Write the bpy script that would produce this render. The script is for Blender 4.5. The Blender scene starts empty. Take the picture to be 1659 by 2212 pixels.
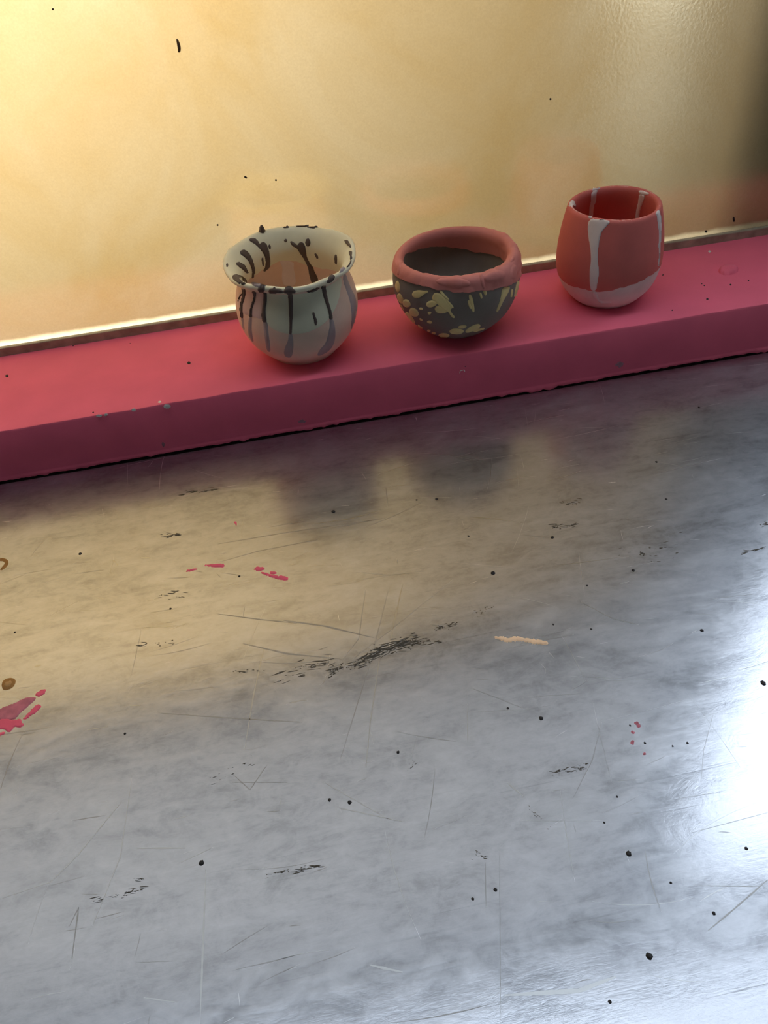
import bpy, bmesh, math, random
from mathutils import Vector, Matrix, noise
from mathutils.bvhtree import BVHTree
from mathutils.geometry import delaunay_2d_cdt

random.seed(7)
scene = bpy.context.scene
COL = scene.collection

# ------------------------------------------------------------------ camera
FPX, CX, CY = 1750.0, 829.5, 1106.0
YAW, PITCH, ROLL = math.radians(6.47), math.radians(42.0), math.radians(-5.96)
CAM = Vector((0.0, -0.5248, 0.3755))
Fw = Vector((math.sin(YAW) * math.cos(PITCH), math.cos(YAW) * math.cos(PITCH), -math.sin(PITCH)))
R0 = Vector((math.cos(YAW), -math.sin(YAW), 0.0))
U0 = R0.cross(Fw)
Rt = R0 * math.cos(ROLL) + U0 * math.sin(ROLL)
Up = U0 * math.cos(ROLL) - R0 * math.sin(ROLL)
cam_data = bpy.data.cameras.new('camera')
cam = bpy.data.objects.new('camera', cam_data)
COL.objects.link(cam)
M = Matrix((Rt, Up, -Fw)).transposed().to_4x4()
M.translation = CAM
cam.matrix_world = M
cam_data.sensor_fit = 'HORIZONTAL'
cam_data.sensor_width = 36.0
cam_data.lens = 36.0 * FPX / 1659.0
cam_data.clip_start = 0.01
cam_data.clip_end = 200
scene.camera = cam

# ------------------------------------------------------------------ world, daylight, exposure
world = bpy.data.worlds.new('sky')
scene.world = world
world.use_nodes = True
bg = world.node_tree.nodes['Background']
bg.inputs['Color'].default_value = (0.74, 0.855, 1.0, 1)
bg.inputs['Strength'].default_value = 3.0

def area(name, loc, target, size, watts, color):
    l = bpy.data.lights.new(name, 'AREA')
    l.shape = 'ELLIPSE'
    l.size = size
    l.size_y = 0.1
    l.energy = watts
    l.color = color
    o = bpy.data.objects.new(name, l)
    COL.objects.link(o)
    o.location = loc
    d = Vector(target) - Vector(loc)
    o.rotation_euler = d.to_track_quat('-Z', 'Y').to_euler()
    return o
# added area lamps stand in for daylight behind the golden pane
area('daylight', (-0.20, 0.54, 0.44), (-0.18, 0.12, 0.56), 0.3, 7.6, (1.0, 0.97, 0.97))
area('fill_lamp_left', (-0.80, 0.46, 0.43), (-0.76, 0.12, 0.48), 0.5, 8.0, (1.0, 0.97, 0.97))  # added off to the left to brighten the sill

scene.view_settings.view_transform = 'Standard'
scene.view_settings.look = 'None'
scene.view_settings.exposure = 1.1
scene.view_settings.gamma = 1.0
scene.view_settings.use_curve_mapping = False
scene.cycles.use_denoising = True
scene.cycles.max_bounces = 6
scene.cycles.diffuse_bounces = 3
scene.cycles.use_adaptive_sampling = True
scene.cycles.adaptive_threshold = 0.05
scene.cycles.sample_clamp_indirect = 6.0

# ------------------------------------------------------------------ helpers
H = 0.0454          # sill height above the table
SD = 0.113          # sill depth
GLASS_Y = 0.1195

def ray(px, py):
    return (Fw + Rt * ((px - CX) / FPX) - Up * ((py - CY) / FPX)).normalized()

def on_plane(px, py, axis, val):
    d = ray(px, py)
    t = (val - CAM[axis]) / d[axis]
    return CAM + d * t

def link(name, me, mat=None, parent=None, smooth=True):
    o = bpy.data.objects.new(name, me)
    COL.objects.link(o)
    if mat is not None:
        me.materials.append(mat)
    if smooth:
        me.polygons.foreach_set('use_smooth', [True] * len(me.polygons))
    if parent is not None:
        o.parent = parent
        o.matrix_parent_inverse = Matrix.Translation(-parent.location)
    return o

def mesh(name, verts, faces, mat=None, parent=None, smooth=True):
    me = bpy.data.meshes.new(name)
    me.from_pydata([tuple(v) for v in verts], [], faces)
    me.update()
    return link(name, me, mat, parent, smooth)

def box(name, lo, hi, mat, parent=None, bevel=0.0, seg=2):
    bm = bmesh.new()
    bmesh.ops.create_cube(bm, size=1.0)
    for v in bm.verts:
        v.co = Vector([(lo[i] + hi[i]) / 2 + v.co[i] * (hi[i] - lo[i]) for i in range(3)])
    if bevel:
        bmesh.ops.bevel(bm, geom=bm.edges[:], offset=bevel, segments=seg, affect='EDGES', profile=0.5)
    me = bpy.data.meshes.new(name)
    bm.to_mesh(me)
    bm.free()
    return link(name, me, mat, parent, smooth=False)

def empty(name, loc):
    o = bpy.data.objects.new(name, None)
    o.empty_display_size = 0.02
    o.location = loc
    COL.objects.link(o)
    return o

def tag(o, label, cat, group=None):
    o['label'] = label
    o['category'] = cat
    if group:
        o['group'] = group
    return o

def struct(o):
    o['kind'] = 'structure'
    return o

# ------------------------------------------------------------------ materials
def new_mat(name):
    m = bpy.data.materials.new(name)
    m.use_nodes = True
    nt = m.node_tree
    return m, nt, nt.nodes, nt.links, nt.nodes['Principled BSDF']

def nnode(nodes, t, **kw):
    n = nodes.new(t)
    for k, v in kw.items():
        setattr(n, k, v)
    return n

def paint(name, col, rough=0.6, var=0.12, scale=60.0, bump=0.1, bscale=300.0, spec=0.3):
    """matt painted / ceramic surface: colour mottled by noise, fine relief"""
    m, nt, N, L, p = new_mat(name)
    tc = N.new('ShaderNodeTexCoord')
    nz = nnode(N, 'ShaderNodeTexNoise')
    nz.inputs['Scale'].default_value = scale
    nz.inputs['Detail'].default_value = 5
    L.new(tc.outputs['Object'], nz.inputs['Vector'])
    mr = N.new('ShaderNodeMapRange')
    mr.inputs['From Min'].default_value = 0.3
    mr.inputs['From Max'].default_value = 0.7
    L.new(nz.outputs['Fac'], mr.inputs['Value'])
    mx = nnode(N, 'ShaderNodeMix', data_type='RGBA')
    mx.inputs[6].default_value = (*[c * (1 - var) for c in col], 1)
    mx.inputs[7].default_value = (*[min(1, c * (1 + var)) for c in col], 1)
    L.new(mr.outputs['Result'], mx.inputs[0])
    L.new(mx.outputs[2], p.inputs['Base Color'])
    p.inputs['Roughness'].default_value = rough
    p.inputs['Specular IOR Level'].default_value = spec
    if bump:
        b2 = nnode(N, 'ShaderNodeTexNoise')
        b2.inputs['Scale'].default_value = bscale
        b2.inputs['Detail'].default_value = 4
        L.new(tc.outputs['Object'], b2.inputs['Vector'])
        bp = N.new('ShaderNodeBump')
        bp.inputs['Strength'].default_value = bump
        bp.inputs['Distance'].default_value = 0.001
        L.new(b2.outputs['Fac'], bp.inputs['Height'])
        L.new(bp.outputs['Normal'], p.inputs['Normal'])
    return m

def metal_table():
    m, nt, N, L, p = new_mat('worn_sheet_metal')
    tc = N.new('ShaderNodeTexCoord')
    def mapped(rot, sc):
        mp = N.new('ShaderNodeMapping')
        mp.inputs['Rotation'].default_value = (0, 0, math.radians(rot))
        mp.inputs['Scale'].default_value = sc
        L.new(tc.outputs['Object'], mp.inputs['Vector'])
        return mp.outputs['Vector']
    def nz(vec, scale, detail=5, rough=0.55, dist=0.0):
        n = N.new('ShaderNodeTexNoise')
        n.inputs['Scale'].default_value = scale
        n.inputs['Detail'].default_value = detail
        n.inputs['Roughness'].default_value = rough
        n.inputs['Distortion'].default_value = dist
        L.new(vec, n.inputs['Vector'])
        return n.outputs['Fac']
    def rng(v, a, b, c, d):
        r = N.new('ShaderNodeMapRange')
        for k, x in zip(('From Min', 'From Max', 'To Min', 'To Max'), (a, b, c, d)):
            r.inputs[k].default_value = x
        L.new(v, r.inputs['Value'])
        return r.outputs['Result']
    def math_(op, a, b):
        q = nnode(N, 'ShaderNodeMath', operation=op)
        for i, s in enumerate((a, b)):
            if isinstance(s, (int, float)):
                q.inputs[i].default_value = s
            else:
                L.new(s, q.inputs[i])
        return q.outputs[0]
    streak = nz(mapped(-4, (1.6, 22, 1)), 7, 6, 0.6, 0.3)      # long rubbing along the sill
    streak2 = nz(mapped(-22, (2.0, 26, 1)), 8, 5, 0.6, 0.2)
    cross = nz(mapped(74, (1.6, 60, 1)), 6, 3, 0.5, 0.1)       # fine cross scratches
    cross2 = nz(mapped(28, (1.2, 70, 1)), 5, 3, 0.5, 0.15)
    cross3 = nz(mapped(-14, (1.0, 80, 1)), 6, 3, 0.5, 0.2)
    cross4 = nz(mapped(98, (1.4, 75, 1)), 5, 3, 0.5, 0.1)
    blot = nz(mapped(8, (1, 2.2, 1)), 13, 6, 0.66, 0.9)
    blot2 = nz(mapped(-12, (1, 1.7, 1)), 46, 6, 0.72, 0.8)
    fine = nz(mapped(-4, (5, 60, 1)), 30, 3)
    blot3 = nz(mapped(20, (1, 1.5, 1)), 170, 4, 0.7, 0.6)
    wear = math_('ADD', rng(streak, 0.3, 0.7, -0.16, 0.16), rng(streak2, 0.3, 0.7, -0.12, 0.12))
    wear = math_('ADD', wear, rng(blot, 0.32, 0.68, -0.42, 0.42))
    wear = math_('ADD', wear, rng(blot2, 0.32, 0.68, -0.40, 0.40))
    wear = math_('ADD', wear, rng(cross, 0.68, 0.78, 0.0, 0.15))
    wear = math_('SUBTRACT', wear, rng(cross2, 0.68, 0.78, 0.0, 0.35))
    wear = math_('SUBTRACT', wear, rng(cross3, 0.66, 0.76, 0.0, 0.5))
    wear = math_('SUBTRACT', wear, rng(cross4, 0.69, 0.78, 0.0, 0.30))
    wear = math_('ADD', wear, rng(fine, 0.3, 0.7, -0.08, 0.08))
    wear = math_('ADD', wear, rng(blot3, 0.32, 0.68, -0.2, 0.2))
    w01 = rng(wear, -1.0, 1.0, 0, 1)
    cr = N.new('ShaderNodeValToRGB')
    e = cr.color_ramp.elements
    e[0].position, e[0].color = 0.10, (0.305, 0.31, 0.325, 1)
    e[1].position, e[1].color = 0.95, (0.545, 0.55, 0.57, 1)
    e2 = cr.color_ramp.elements.new(0.5)
    e2.color = (0.44, 0.446, 0.465, 1)
    L.new(w01, cr.inputs['Fac'])
    L.new(cr.outputs['Color'], p.inputs['Base Color'])
    p.inputs['Metallic'].default_value = 1.0
    L.new(rng(w01, 0.1, 0.9, 0.14, 0.25), p.inputs['Roughness'])
    # burnished areas and scuffed areas scatter differently: a second, broad lobe
    p2 = N.new('ShaderNodeBsdfPrincipled')
    p2.inputs['Metallic'].default_value = 1.0
    L.new(cr.outputs['Color'], p2.inputs['Base Color'])
    L.new(rng(w01, 0.1, 0.9, 0.40, 0.52), p2.inputs['Roughness'])
    ms = N.new('ShaderNodeMixShader')
    ms.inputs[0].default_value = 0.42
    L.new(p.outputs[0], ms.inputs[1])
    L.new(p2.outputs[0], ms.inputs[2])
    out = [n for n in N if n.type == 'OUTPUT_MATERIAL'][0]
    L.new(ms.outputs[0], out.inputs['Surface'])
    bp = N.new('ShaderNodeBump')
    bp.inputs['Strength'].default_value = 0.05
    bp.inputs['Distance'].default_value = 0.0006
    L.new(wear, bp.inputs['Height'])
    L.new(bp.outputs['Normal'], p.inputs['Normal'])
    return m

def gold_film():
    """golden frosting film: diffuses the daylight behind it, slightly glossy inside"""
    m, nt, N, L, p = new_mat('gold_frosted_film')
    N.remove(p)
    out = [n for n in N if n.type == 'OUTPUT_MATERIAL'][0]
    tc = N.new('ShaderNodeTexCoord')
    st = N.new('ShaderNodeTexNoise')
    st.inputs['Scale'].default_value = 7
    st.inputs['Detail'].default_value = 6
    st.inputs['Roughness'].default_value = 0.6
    st.inputs['Distortion'].default_value = 0.8
    L.new(tc.outputs['Object'], st.inputs['Vector'])
    mr = N.new('ShaderNodeMapRange')
    mr.inputs['From Min'].default_value = 0.35
    mr.inputs['From Max'].default_value = 0.65
    L.new(st.outputs['Fac'], mr.inputs['Value'])
    gold = nnode(N, 'ShaderNodeMix', data_type='RGBA')
    gold.inputs[6].default_value = (0.224, 0.156, 0.062, 1)
    gold.inputs[7].default_value = (0.245, 0.187, 0.094, 1)
    L.new(mr.outputs['Result'], gold.inputs[0])
    # the film stops short of the frame: the bottom few millimetres are bare frosted glass
    sx = N.new('ShaderNodeSeparateXYZ')
    L.new(tc.outputs['Object'], sx.inputs[0])
    en = N.new('ShaderNodeTexNoise')
    en.inputs['Scale'].default_value = 70
    en.inputs['Detail'].default_value = 5
    L.new(tc.outputs['Object'], en.inputs['Vector'])
    ma = nnode(N, 'ShaderNodeMath', operation='MULTIPLY_ADD')
    L.new(en.outputs['Fac'], ma.inputs[0])
    ma.inputs[1].default_value = 0.003
    L.new(sx.outputs['Z'], ma.inputs[2])
    er = nnode(N, 'ShaderNodeMapRange', interpolation_type='SMOOTHSTEP')
    er.inputs['From Min'].default_value = H + 0.0070 + 0.0015
    er.inputs['From Max'].default_value = H + 0.0120 + 0.0015
    er.inputs['To Min'].default_value = 1
    er.inputs['To Max'].default_value = 0
    L.new(ma.outputs[0], er.inputs['Value'])
    col = nnode(N, 'ShaderNodeMix', data_type='RGBA')
    L.new(er.outputs['Result'], col.inputs[0])
    L.new(gold.outputs[2], col.inputs[6])
    col.inputs[7].default_value = (0.78, 0.64, 0.38, 1)
    gn = N.new('ShaderNodeTexNoise')
    gn.inputs['Scale'].default_value = 900
    gn.inputs['Detail'].default_value = 4
    L.new(tc.outputs['Object'], gn.inputs['Vector'])
    gr = N.new('ShaderNodeMapRange')
    gr.inputs['From Min'].default_value = 0.25
    gr.inputs['From Max'].default_value = 0.75
    gr.inputs['To Min'].default_value = 0.94
    gr.inputs['To Max'].default_value = 1.06
    L.new(gn.outputs['Fac'], gr.inputs['Value'])
    gm = nnode(N, 'ShaderNodeVectorMath', operation='SCALE')
    L.new(col.outputs[2], gm.inputs[0])
    L.new(gr.outputs['Result'], gm.inputs['Scale'])
    tr = N.new('ShaderNodeBsdfTranslucent')
    L.new(gm.outputs[0], tr.inputs['Color'])
    gl = N.new('ShaderNodeBsdfGlossy')
    gl.inputs['Color'].default_value = (1.0, 0.87, 0.58, 1)
    gl.inputs['Roughness'].default_value = 0.16
    bn = N.new('ShaderNodeTexNoise')
    bn.inputs['Scale'].default_value = 420
    bn.inputs['Detail'].default_value = 3
    L.new(tc.outputs['Object'], bn.inputs['Vector'])
    bp = N.new('ShaderNodeBump')
    bp.inputs['Strength'].default_value = 0.10
    bp.inputs['Distance'].default_value = 0.0006
    L.new(bn.outputs['Fac'], bp.inputs['Height'])
    L.new(bp.outputs['Normal'], gl.inputs['Normal'])
    ms = N.new('ShaderNodeMixShader')
    ms.inputs[0].default_value = 0.22
    L.new(tr.outputs[0], ms.inputs[1])
    L.new(gl.outputs[0], ms.inputs[2])
    L.new(ms.outputs[0], out.inputs['Surface'])
    return m

def frosted():  # pane of the added upper window
    m, nt, N, L, p = new_mat('upper_fill_glass')
    N.remove(p)
    out = [n for n in N if n.type == 'OUTPUT_MATERIAL'][0]
    tr = N.new('ShaderNodeBsdfTranslucent')
    tr.inputs['Color'].default_value = (0.275, 0.248, 0.215, 1)
    L.new(tr.outputs[0], out.inputs['Surface'])
    return m

MAT = dict(
    frost=frosted(),
    table=metal_table(),
    film=gold_film(),
    pink=paint('pink_gloss_paint', (0.95, 0.17, 0.25), 0.45, 0.05, 25, 0.10, 160, 0.12),
    wall=paint('grey_wall_paint', (0.10, 0.10, 0.105), 0.8, 0.06, 6, 0.1, 60),
    ceiling=paint('ceiling_paint', (0.16, 0.16, 0.16), 0.9, 0.04, 5, 0.0),
    floor=paint('concrete_floor', (0.07, 0.07, 0.075), 0.7, 0.15, 5, 0.2, 40),
    outdoor_dark=paint('outdoor_dark_matt', (0.10, 0.07, 0.05), 0.85, 0.2, 20, 0.3, 60),  # dark tone for the added outside slabs and the ground
    bar=paint('weathered_brass_bar', (0.40, 0.34, 0.24), 0.45, 0.25, 90, 0.2, 400),
    dark=paint('dark_gap_strip', (0.02, 0.014, 0.008), 0.9, 0.3, 90, 0.0),  # near-black strips: the dark of the gaps is put into the colour
    peach=paint('peach_clay', (0.90, 0.65, 0.49), 0.75, 0.06, 45, 0.12, 500),
    cream=paint('cream_green_glaze', (0.90, 0.84, 0.60), 0.5, 0.05, 50, 0.06, 300),
    sage=paint('grey_green_glaze', (0.80, 0.77, 0.56), 0.6, 0.05, 50, 0.08, 400),
    mauve=paint('dusty_rose_glaze', (0.78, 0.56, 0.49), 0.62, 0.05, 50, 0.08, 400),
    blush=paint('blush_glaze', (0.70, 0.55, 0.41), 0.6, 0.05, 50, 0.08, 400),
    brown=paint('dark_brown_slip', (0.13, 0.092, 0.075), 0.5, 0.12, 80, 0.08, 400),
    faded=paint('faded_grey_slip', (0.45, 0.37, 0.355), 0.7, 0.08, 80, 0.08, 400),
    white=paint('white_slip', (0.92, 0.77, 0.70), 0.65, 0.05, 80, 0.10, 500),
    grey=paint('charcoal_clay', (0.26, 0.218, 0.18), 0.72, 0.10, 50, 0.12, 500),
    salmon=paint('salmon_glaze', (0.74, 0.25, 0.205), 0.6, 0.06, 50, 0.15, 350),
    yellow=paint('yellow_slip', (0.93, 0.75, 0.33), 0.55, 0.07, 90, 0.08, 400),
    red=paint('brick_red_glaze', (0.75, 0.18, 0.145), 0.68, 0.05, 60, 0.12, 500),
    bare=paint('pale_bare_clay', (0.92, 0.72, 0.65), 0.75, 0.08, 60, 0.15, 500),
    rust=paint('rust_stain', (0.32, 0.15, 0.035), 0.6, 0.2, 200, 0.0),
    rustl=paint('light_rust_stain', (0.42, 0.23, 0.08), 0.6, 0.2, 200, 0.0),
    pinkm=paint('pink_paint_mark', (0.80, 0.10, 0.17), 0.5, 0.08, 120, 0.1, 500),
    pinkf=paint('rubbed_pink_paint', (0.52, 0.14, 0.18), 0.5, 0.25, 160, 0.1, 500),
    peachm=paint('peach_paint_mark', (0.92, 0.62, 0.38), 0.6, 0.06, 120, 0.1, 500),
    grit=paint('black_grit', (0.018, 0.016, 0.015), 0.6, 0.3, 300, 0.0),
    worn=paint('worn_pink_paint', (0.42, 0.17, 0.21), 0.7, 0.2, 300, 0.0),
    scuff=paint('dark_scuff', (0.075, 0.062, 0.045), 0.6, 0.3, 300, 0.0),
    chip=paint('pale_paint_chip', (0.85, 0.78, 0.72), 0.7, 0.2, 300, 0.0),
    husk=paint('brown_husk', (0.16, 0.09, 0.045), 0.6, 0.2, 300, 0.0),
)

# ------------------------------------------------------------------ the room
FLOOR_Z = -0.86
CEIL_Z = 1.55
XL, XR, YF = -1.0, 2.4, -2.4
YB0, YB1 = 0.125, 0.165      # back wall thickness

def slab(name, lo, hi, mat, parent=None):
    return box(name, lo, hi, mat, parent)

struct(slab('floor', (XL - .1, YF - .1, FLOOR_Z - .05), (XR + .1, YB1, FLOOR_Z), MAT['floor']))
struct(slab('wall_left', (XL - .1, YF - .1, FLOOR_Z), (XL, YB1, CEIL_Z), MAT['wall']))
SX0, SX1, SY0, SY1 = -0.95, 0.95, -0.19, -0.03     # unseen ceiling opening added to light the sill top
cl = struct(empty('ceiling', (0, 0, CEIL_Z)))
slab('ceiling_panel', (XL - .1, YF - .1, CEIL_Z), (XR + .1, SY0, CEIL_Z + .05), MAT['ceiling'], cl)
slab('ceiling_panel', (XL - .1, SY1, CEIL_Z), (XR + .1, YB1, CEIL_Z + .05), MAT['ceiling'], cl)
slab('ceiling_panel', (XL - .1, SY0, CEIL_Z), (SX0, SY1, CEIL_Z + .05), MAT['ceiling'], cl)
slab('ceiling_panel', (SX1, SY0, CEIL_Z), (XR + .1, SY1, CEIL_Z + .05), MAT['ceiling'], cl)
struct(slab('wall_right', (XR, YF - .1, FLOOR_Z), (XR + .1, YB1, CEIL_Z), MAT['wall']))

def wall_with_holes(name, y0, y1, holes):
    """wall in the xz plane made of slabs around rectangular openings (x0,x1,z0,z1)"""
    xs = sorted({XL, XR, *[h[0] for h in holes], *[h[1] for h in holes]})
    zs = sorted({FLOOR_Z, CEIL_Z, *[h[2] for h in holes], *[h[3] for h in holes]})
    V, Fc = [], []
    for i in range(len(xs) - 1):
        for j in range(len(zs) - 1):
            mx, mz = (xs[i] + xs[i + 1]) / 2, (zs[j] + zs[j + 1]) / 2
            if any(h[0] < mx < h[1] and h[2] < mz < h[3] for h in holes):
                continue
            k = len(V)
            for y in (y0, y1):
                V += [(xs[i], y, zs[j]), (xs[i + 1], y, zs[j]), (xs[i + 1], y, zs[j + 1]), (xs[i], y, zs[j + 1])]
            Fc += [(k, k + 1, k + 2, k + 3), (k + 7, k + 6, k + 5, k + 4), (k, k + 4, k + 5, k + 1),
                   (k + 1, k + 5, k + 6, k + 2), (k + 2, k + 6, k + 7, k + 3), (k + 3, k + 7, k + 4, k)]
    return struct(mesh(name, V, Fc, MAT['wall'], smooth=False))

PX0, PX1, PZ1 = -0.93, 0.462, 0.42            # golden pane
CX0, CX1, CZ0, CZ1 = 0.60, 1.9, 0.42, 1.5   # unseen clear window further right, put in for the table's sky reflection
UX0, UX1, UZ0, UZ1 = -0.93, 0.462, 0.52, 1.42   # unseen frosted window above the golden pane, added to light sill and table
wall_with_holes('wall_back', YB0, YB1, [(PX0, PX1, H, PZ1), (CX0, CX1, CZ0, CZ1), (UX0, UX1, UZ0, UZ1)])
DX0, DX1, DZ1 = 1.45, 1.68, 0.9              # unseen opening behind the camera, added for fill and the pane's reflection
wall_with_holes('wall_front', YF - .1, YF, [(DX0, DX1, FLOOR_Z, DZ1)])

# outside: unseen dark slabs added to shade the golden pane, and the ground
struct(slab('shade_slab_right', (0.50, YB1, FLOOR_Z), (0.58, YB1 + 1.3, 1.4), MAT['outdoor_dark']))  # added slab darkening the right side of the pane
struct(slab('shade_slab_near', (0.335, YB1 + .005, FLOOR_Z), (0.50, YB1 + .105, 0.49), MAT['outdoor_dark']))  # added slab close behind the pane, shading its right edge
struct(slab('ground', (-6, YB1, FLOOR_Z - .4), (6, 8, FLOOR_Z - .3), MAT['outdoor_dark']))
struct(slab('shade_slab_top', (-1.6, YB1, 0.495), (0.50, YB1 + 1.0, 0.51), MAT['outdoor_dark']))  # added slab keeping the upper sky off the golden pane
struct(slab('shade_slab_back', (-1.6, 1.55, FLOOR_Z - .3), (0.50, 1.65, 0.44), MAT['outdoor_dark']))  # added slab blocking the low horizon sky
# golden window
w1 = struct(empty('window_1', (0.0, GLASS_Y, H)))
mesh('pane', [(PX0 - .01, GLASS_Y, H + .002), (PX1 + .004, GLASS_Y, H + .002), (PX1 + .004, GLASS_Y, PZ1 + .01), (PX0 - .01, GLASS_Y, PZ1 + .01)],
     [(0, 1, 2, 3)], MAT['film'], w1, smooth=False)
box('frame_bar', (-0.995, SD, H - .001), (PX1 + .03, SD + .0040, H + .0072), MAT['bar'], w1, 0.0006)
box('frame_groove', (-0.995, SD + .0040, H - .001), (PX1 + .03, GLASS_Y - .0004, H + .0060), MAT['dark'], w1)  # solid strip, the groove's shade is put into its colour
box('frame_jamb', (PX1, SD + .001, H), (PX1 + .035, YB0 + .001, PZ1 + .03), MAT['bar'], w1, 0.001)
box('frame_head', (PX0 - .03, SD + .001, PZ1), (PX1, YB0 + .001, PZ1 + .03), MAT['bar'], w1, 0.001)

w3 = struct(empty('upper_fill_window', (0.0, GLASS_Y, UZ0)))  # added upper window, unseen, for soft light from above
mesh('pane', [(UX0 - .01, GLASS_Y + .01, UZ0 - .01), (UX1 + .01, GLASS_Y + .01, UZ0 - .01), (UX1 + .01, GLASS_Y + .01, UZ1 + .01), (UX0 - .01, GLASS_Y + .01, UZ1 + .01)],
     [(0, 1, 2, 3)], MAT['frost'], w3, smooth=False)
# ------------------------------------------------------------------ pink sill
sill = struct(empty('trim_1', (0, 0, 0)))
def sill_body():
    bm = bmesh.new()
    x0, x1 = -0.995, 0.62
    n = 260
    prof = [(SD + .002, .001), (SD + .002, H), (0.0022, H), (0.0008, H - .0005), (0.0, H - .0018), (0.0, H * .5), (0.0, .0016), (0.004, .0016)]
    rows = []
    for i in range(n + 1):
        x = x0 + (x1 - x0) * i / n
        row = []
        for k, (y, z) in enumerate(prof):
            wob = 0.0
            if 2 <= k <= 4:
                wob = 0.0005 * noise.noise(Vector((x * 38, 3.1, 0)))
            row.append(bm.verts.new((x, y + wob, z + (wob * 0.4 if k > 1 else 0))))
        rows.append(row)
    for a, b in zip(rows, rows[1:]):
        for k in range(len(prof) - 1):
            bm.faces.new((a[k], a[k + 1], b[k + 1], b[k]))
    bm.faces.new(rows[0][::-1])
    bm.faces.new(rows[-1])
    bmesh.ops.recalc_face_normals(bm, faces=bm.faces[:])
    me = bpy.data.meshes.new('sill_board')
    bm.to_mesh(me)
    bm.free()
    o = link('sill_board', me, MAT['pink'], sill, smooth=True)
    me.set_sharp_from_angle(angle=math.radians(35))
    return o
sill_board = sill_body()

def ragged_edge():
    """torn lower lip of the pink paint where it runs onto the metal"""
    V, Fc = [], []
    n = 900
    x0, x1 = -0.45, 0.55
    for i in range(n + 1):
        x = x0 + (x1 - x0) * i / n
        a = noise.noise(Vector((x * 30, 0.3, 0)))
        b = noise.noise(Vector((x * 150, 7.3, 0)))
        c = noise.noise(Vector((x * 420, 1.3, 0)))
        zl = 0.0017 - 0.0012 * a - 0.0012 * b - 0.0006 * c
        out = 0.0005
        if b + 0.5 * a > 0.35:
            out = 0.0005 + 0.003 * (b + 0.5 * a - 0.35)
        zl = max(0.0002, zl)
        V += [(x, -0.00005, 0.0052), (x, -0.0004, 0.0036), (x, -out, max(zl, 0.0003) + .0002), (x, -out + 0.0003, zl - 0.0001)]
        if i:
            k = len(V) - 8
            for j in range(3):
                Fc.append((k + j, k + j + 1, k + j + 5, k + j + 4))
    return mesh('torn_paint_edge', V, Fc, MAT['pink'], sill)
ragged_edge()

# ------------------------------------------------------------------ metal table
table = tag(empty('metal_table', (0, -0.5, FLOOR_Z)), 'worn grey sheet metal table in front of the pink sill', 'table')
TX0, TX1, TY0 = -0.98, 1.35, -1.05
box('tabletop', (TX0, TY0, -0.03), (TX1, -0.0012, 0.0), MAT['table'], table, 0.0008)
box('rear_gap', (TX0, -0.0012, -0.03), (0.62, 0.004, -0.0006), MAT['dark'], table)  # solid strip, the shade of the gap is put into its colour
for sx in (TX0 + .05, TX1 - .05):
    for sy in (TY0 + .05, -0.08):
        box('leg', (sx - .025, sy - .025, FLOOR_Z), (sx + .025, sy + .025, -0.03), MAT['bar'], table, 0.002)

# ------------------------------------------------------------------ patches of paint laid on a surface
def chaikin(pts, it=2):
    for _ in range(it):
        q = []
        for a, b in zip(pts, pts[1:] + pts[:1]):
            q.append((a[0] * .75 + b[0] * .25, a[1] * .75 + b[1] * .25))
            q.append((a[0] * .25 + b[0] * .75, a[1] * .25 + b[1] * .75))
        pts = q
    return pts

def inside(p, poly):
    x, y = p
    c = False
    for (x1, y1), (x2, y2) in zip(poly, poly[1:] + poly[:1]):
        if (y1 > y) != (y2 > y) and x < (x2 - x1) * (y - y1) / (y2 - y1) + x1:
            c = not c
    return c

def edge_dist(p, poly):
    best = 1e9
    for (x1, y1), (x2, y2) in zip(poly, poly[1:] + poly[:1]):
        dx, dy = x2 - x1, y2 - y1
        l2 = dx * dx + dy * dy + 1e-12
        t = max(0, min(1, ((p[0] - x1) * dx + (p[1] - y1) * dy) / l2))
        d = math.hypot(p[0] - x1 - t * dx, p[1] - y1 - t * dy)
        best = min(best, d)
    return best

def dense(poly, step):
    q = []
    for a, b in zip(poly, poly[1:] + poly[:1]):
        n = max(1, int(math.hypot(b[0] - a[0], b[1] - a[1]) / step))
        for i in range(n):
            q.append((a[0] + (b[0] - a[0]) * i / n, a[1] + (b[1] - a[1]) * i / n))
    return q

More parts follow.
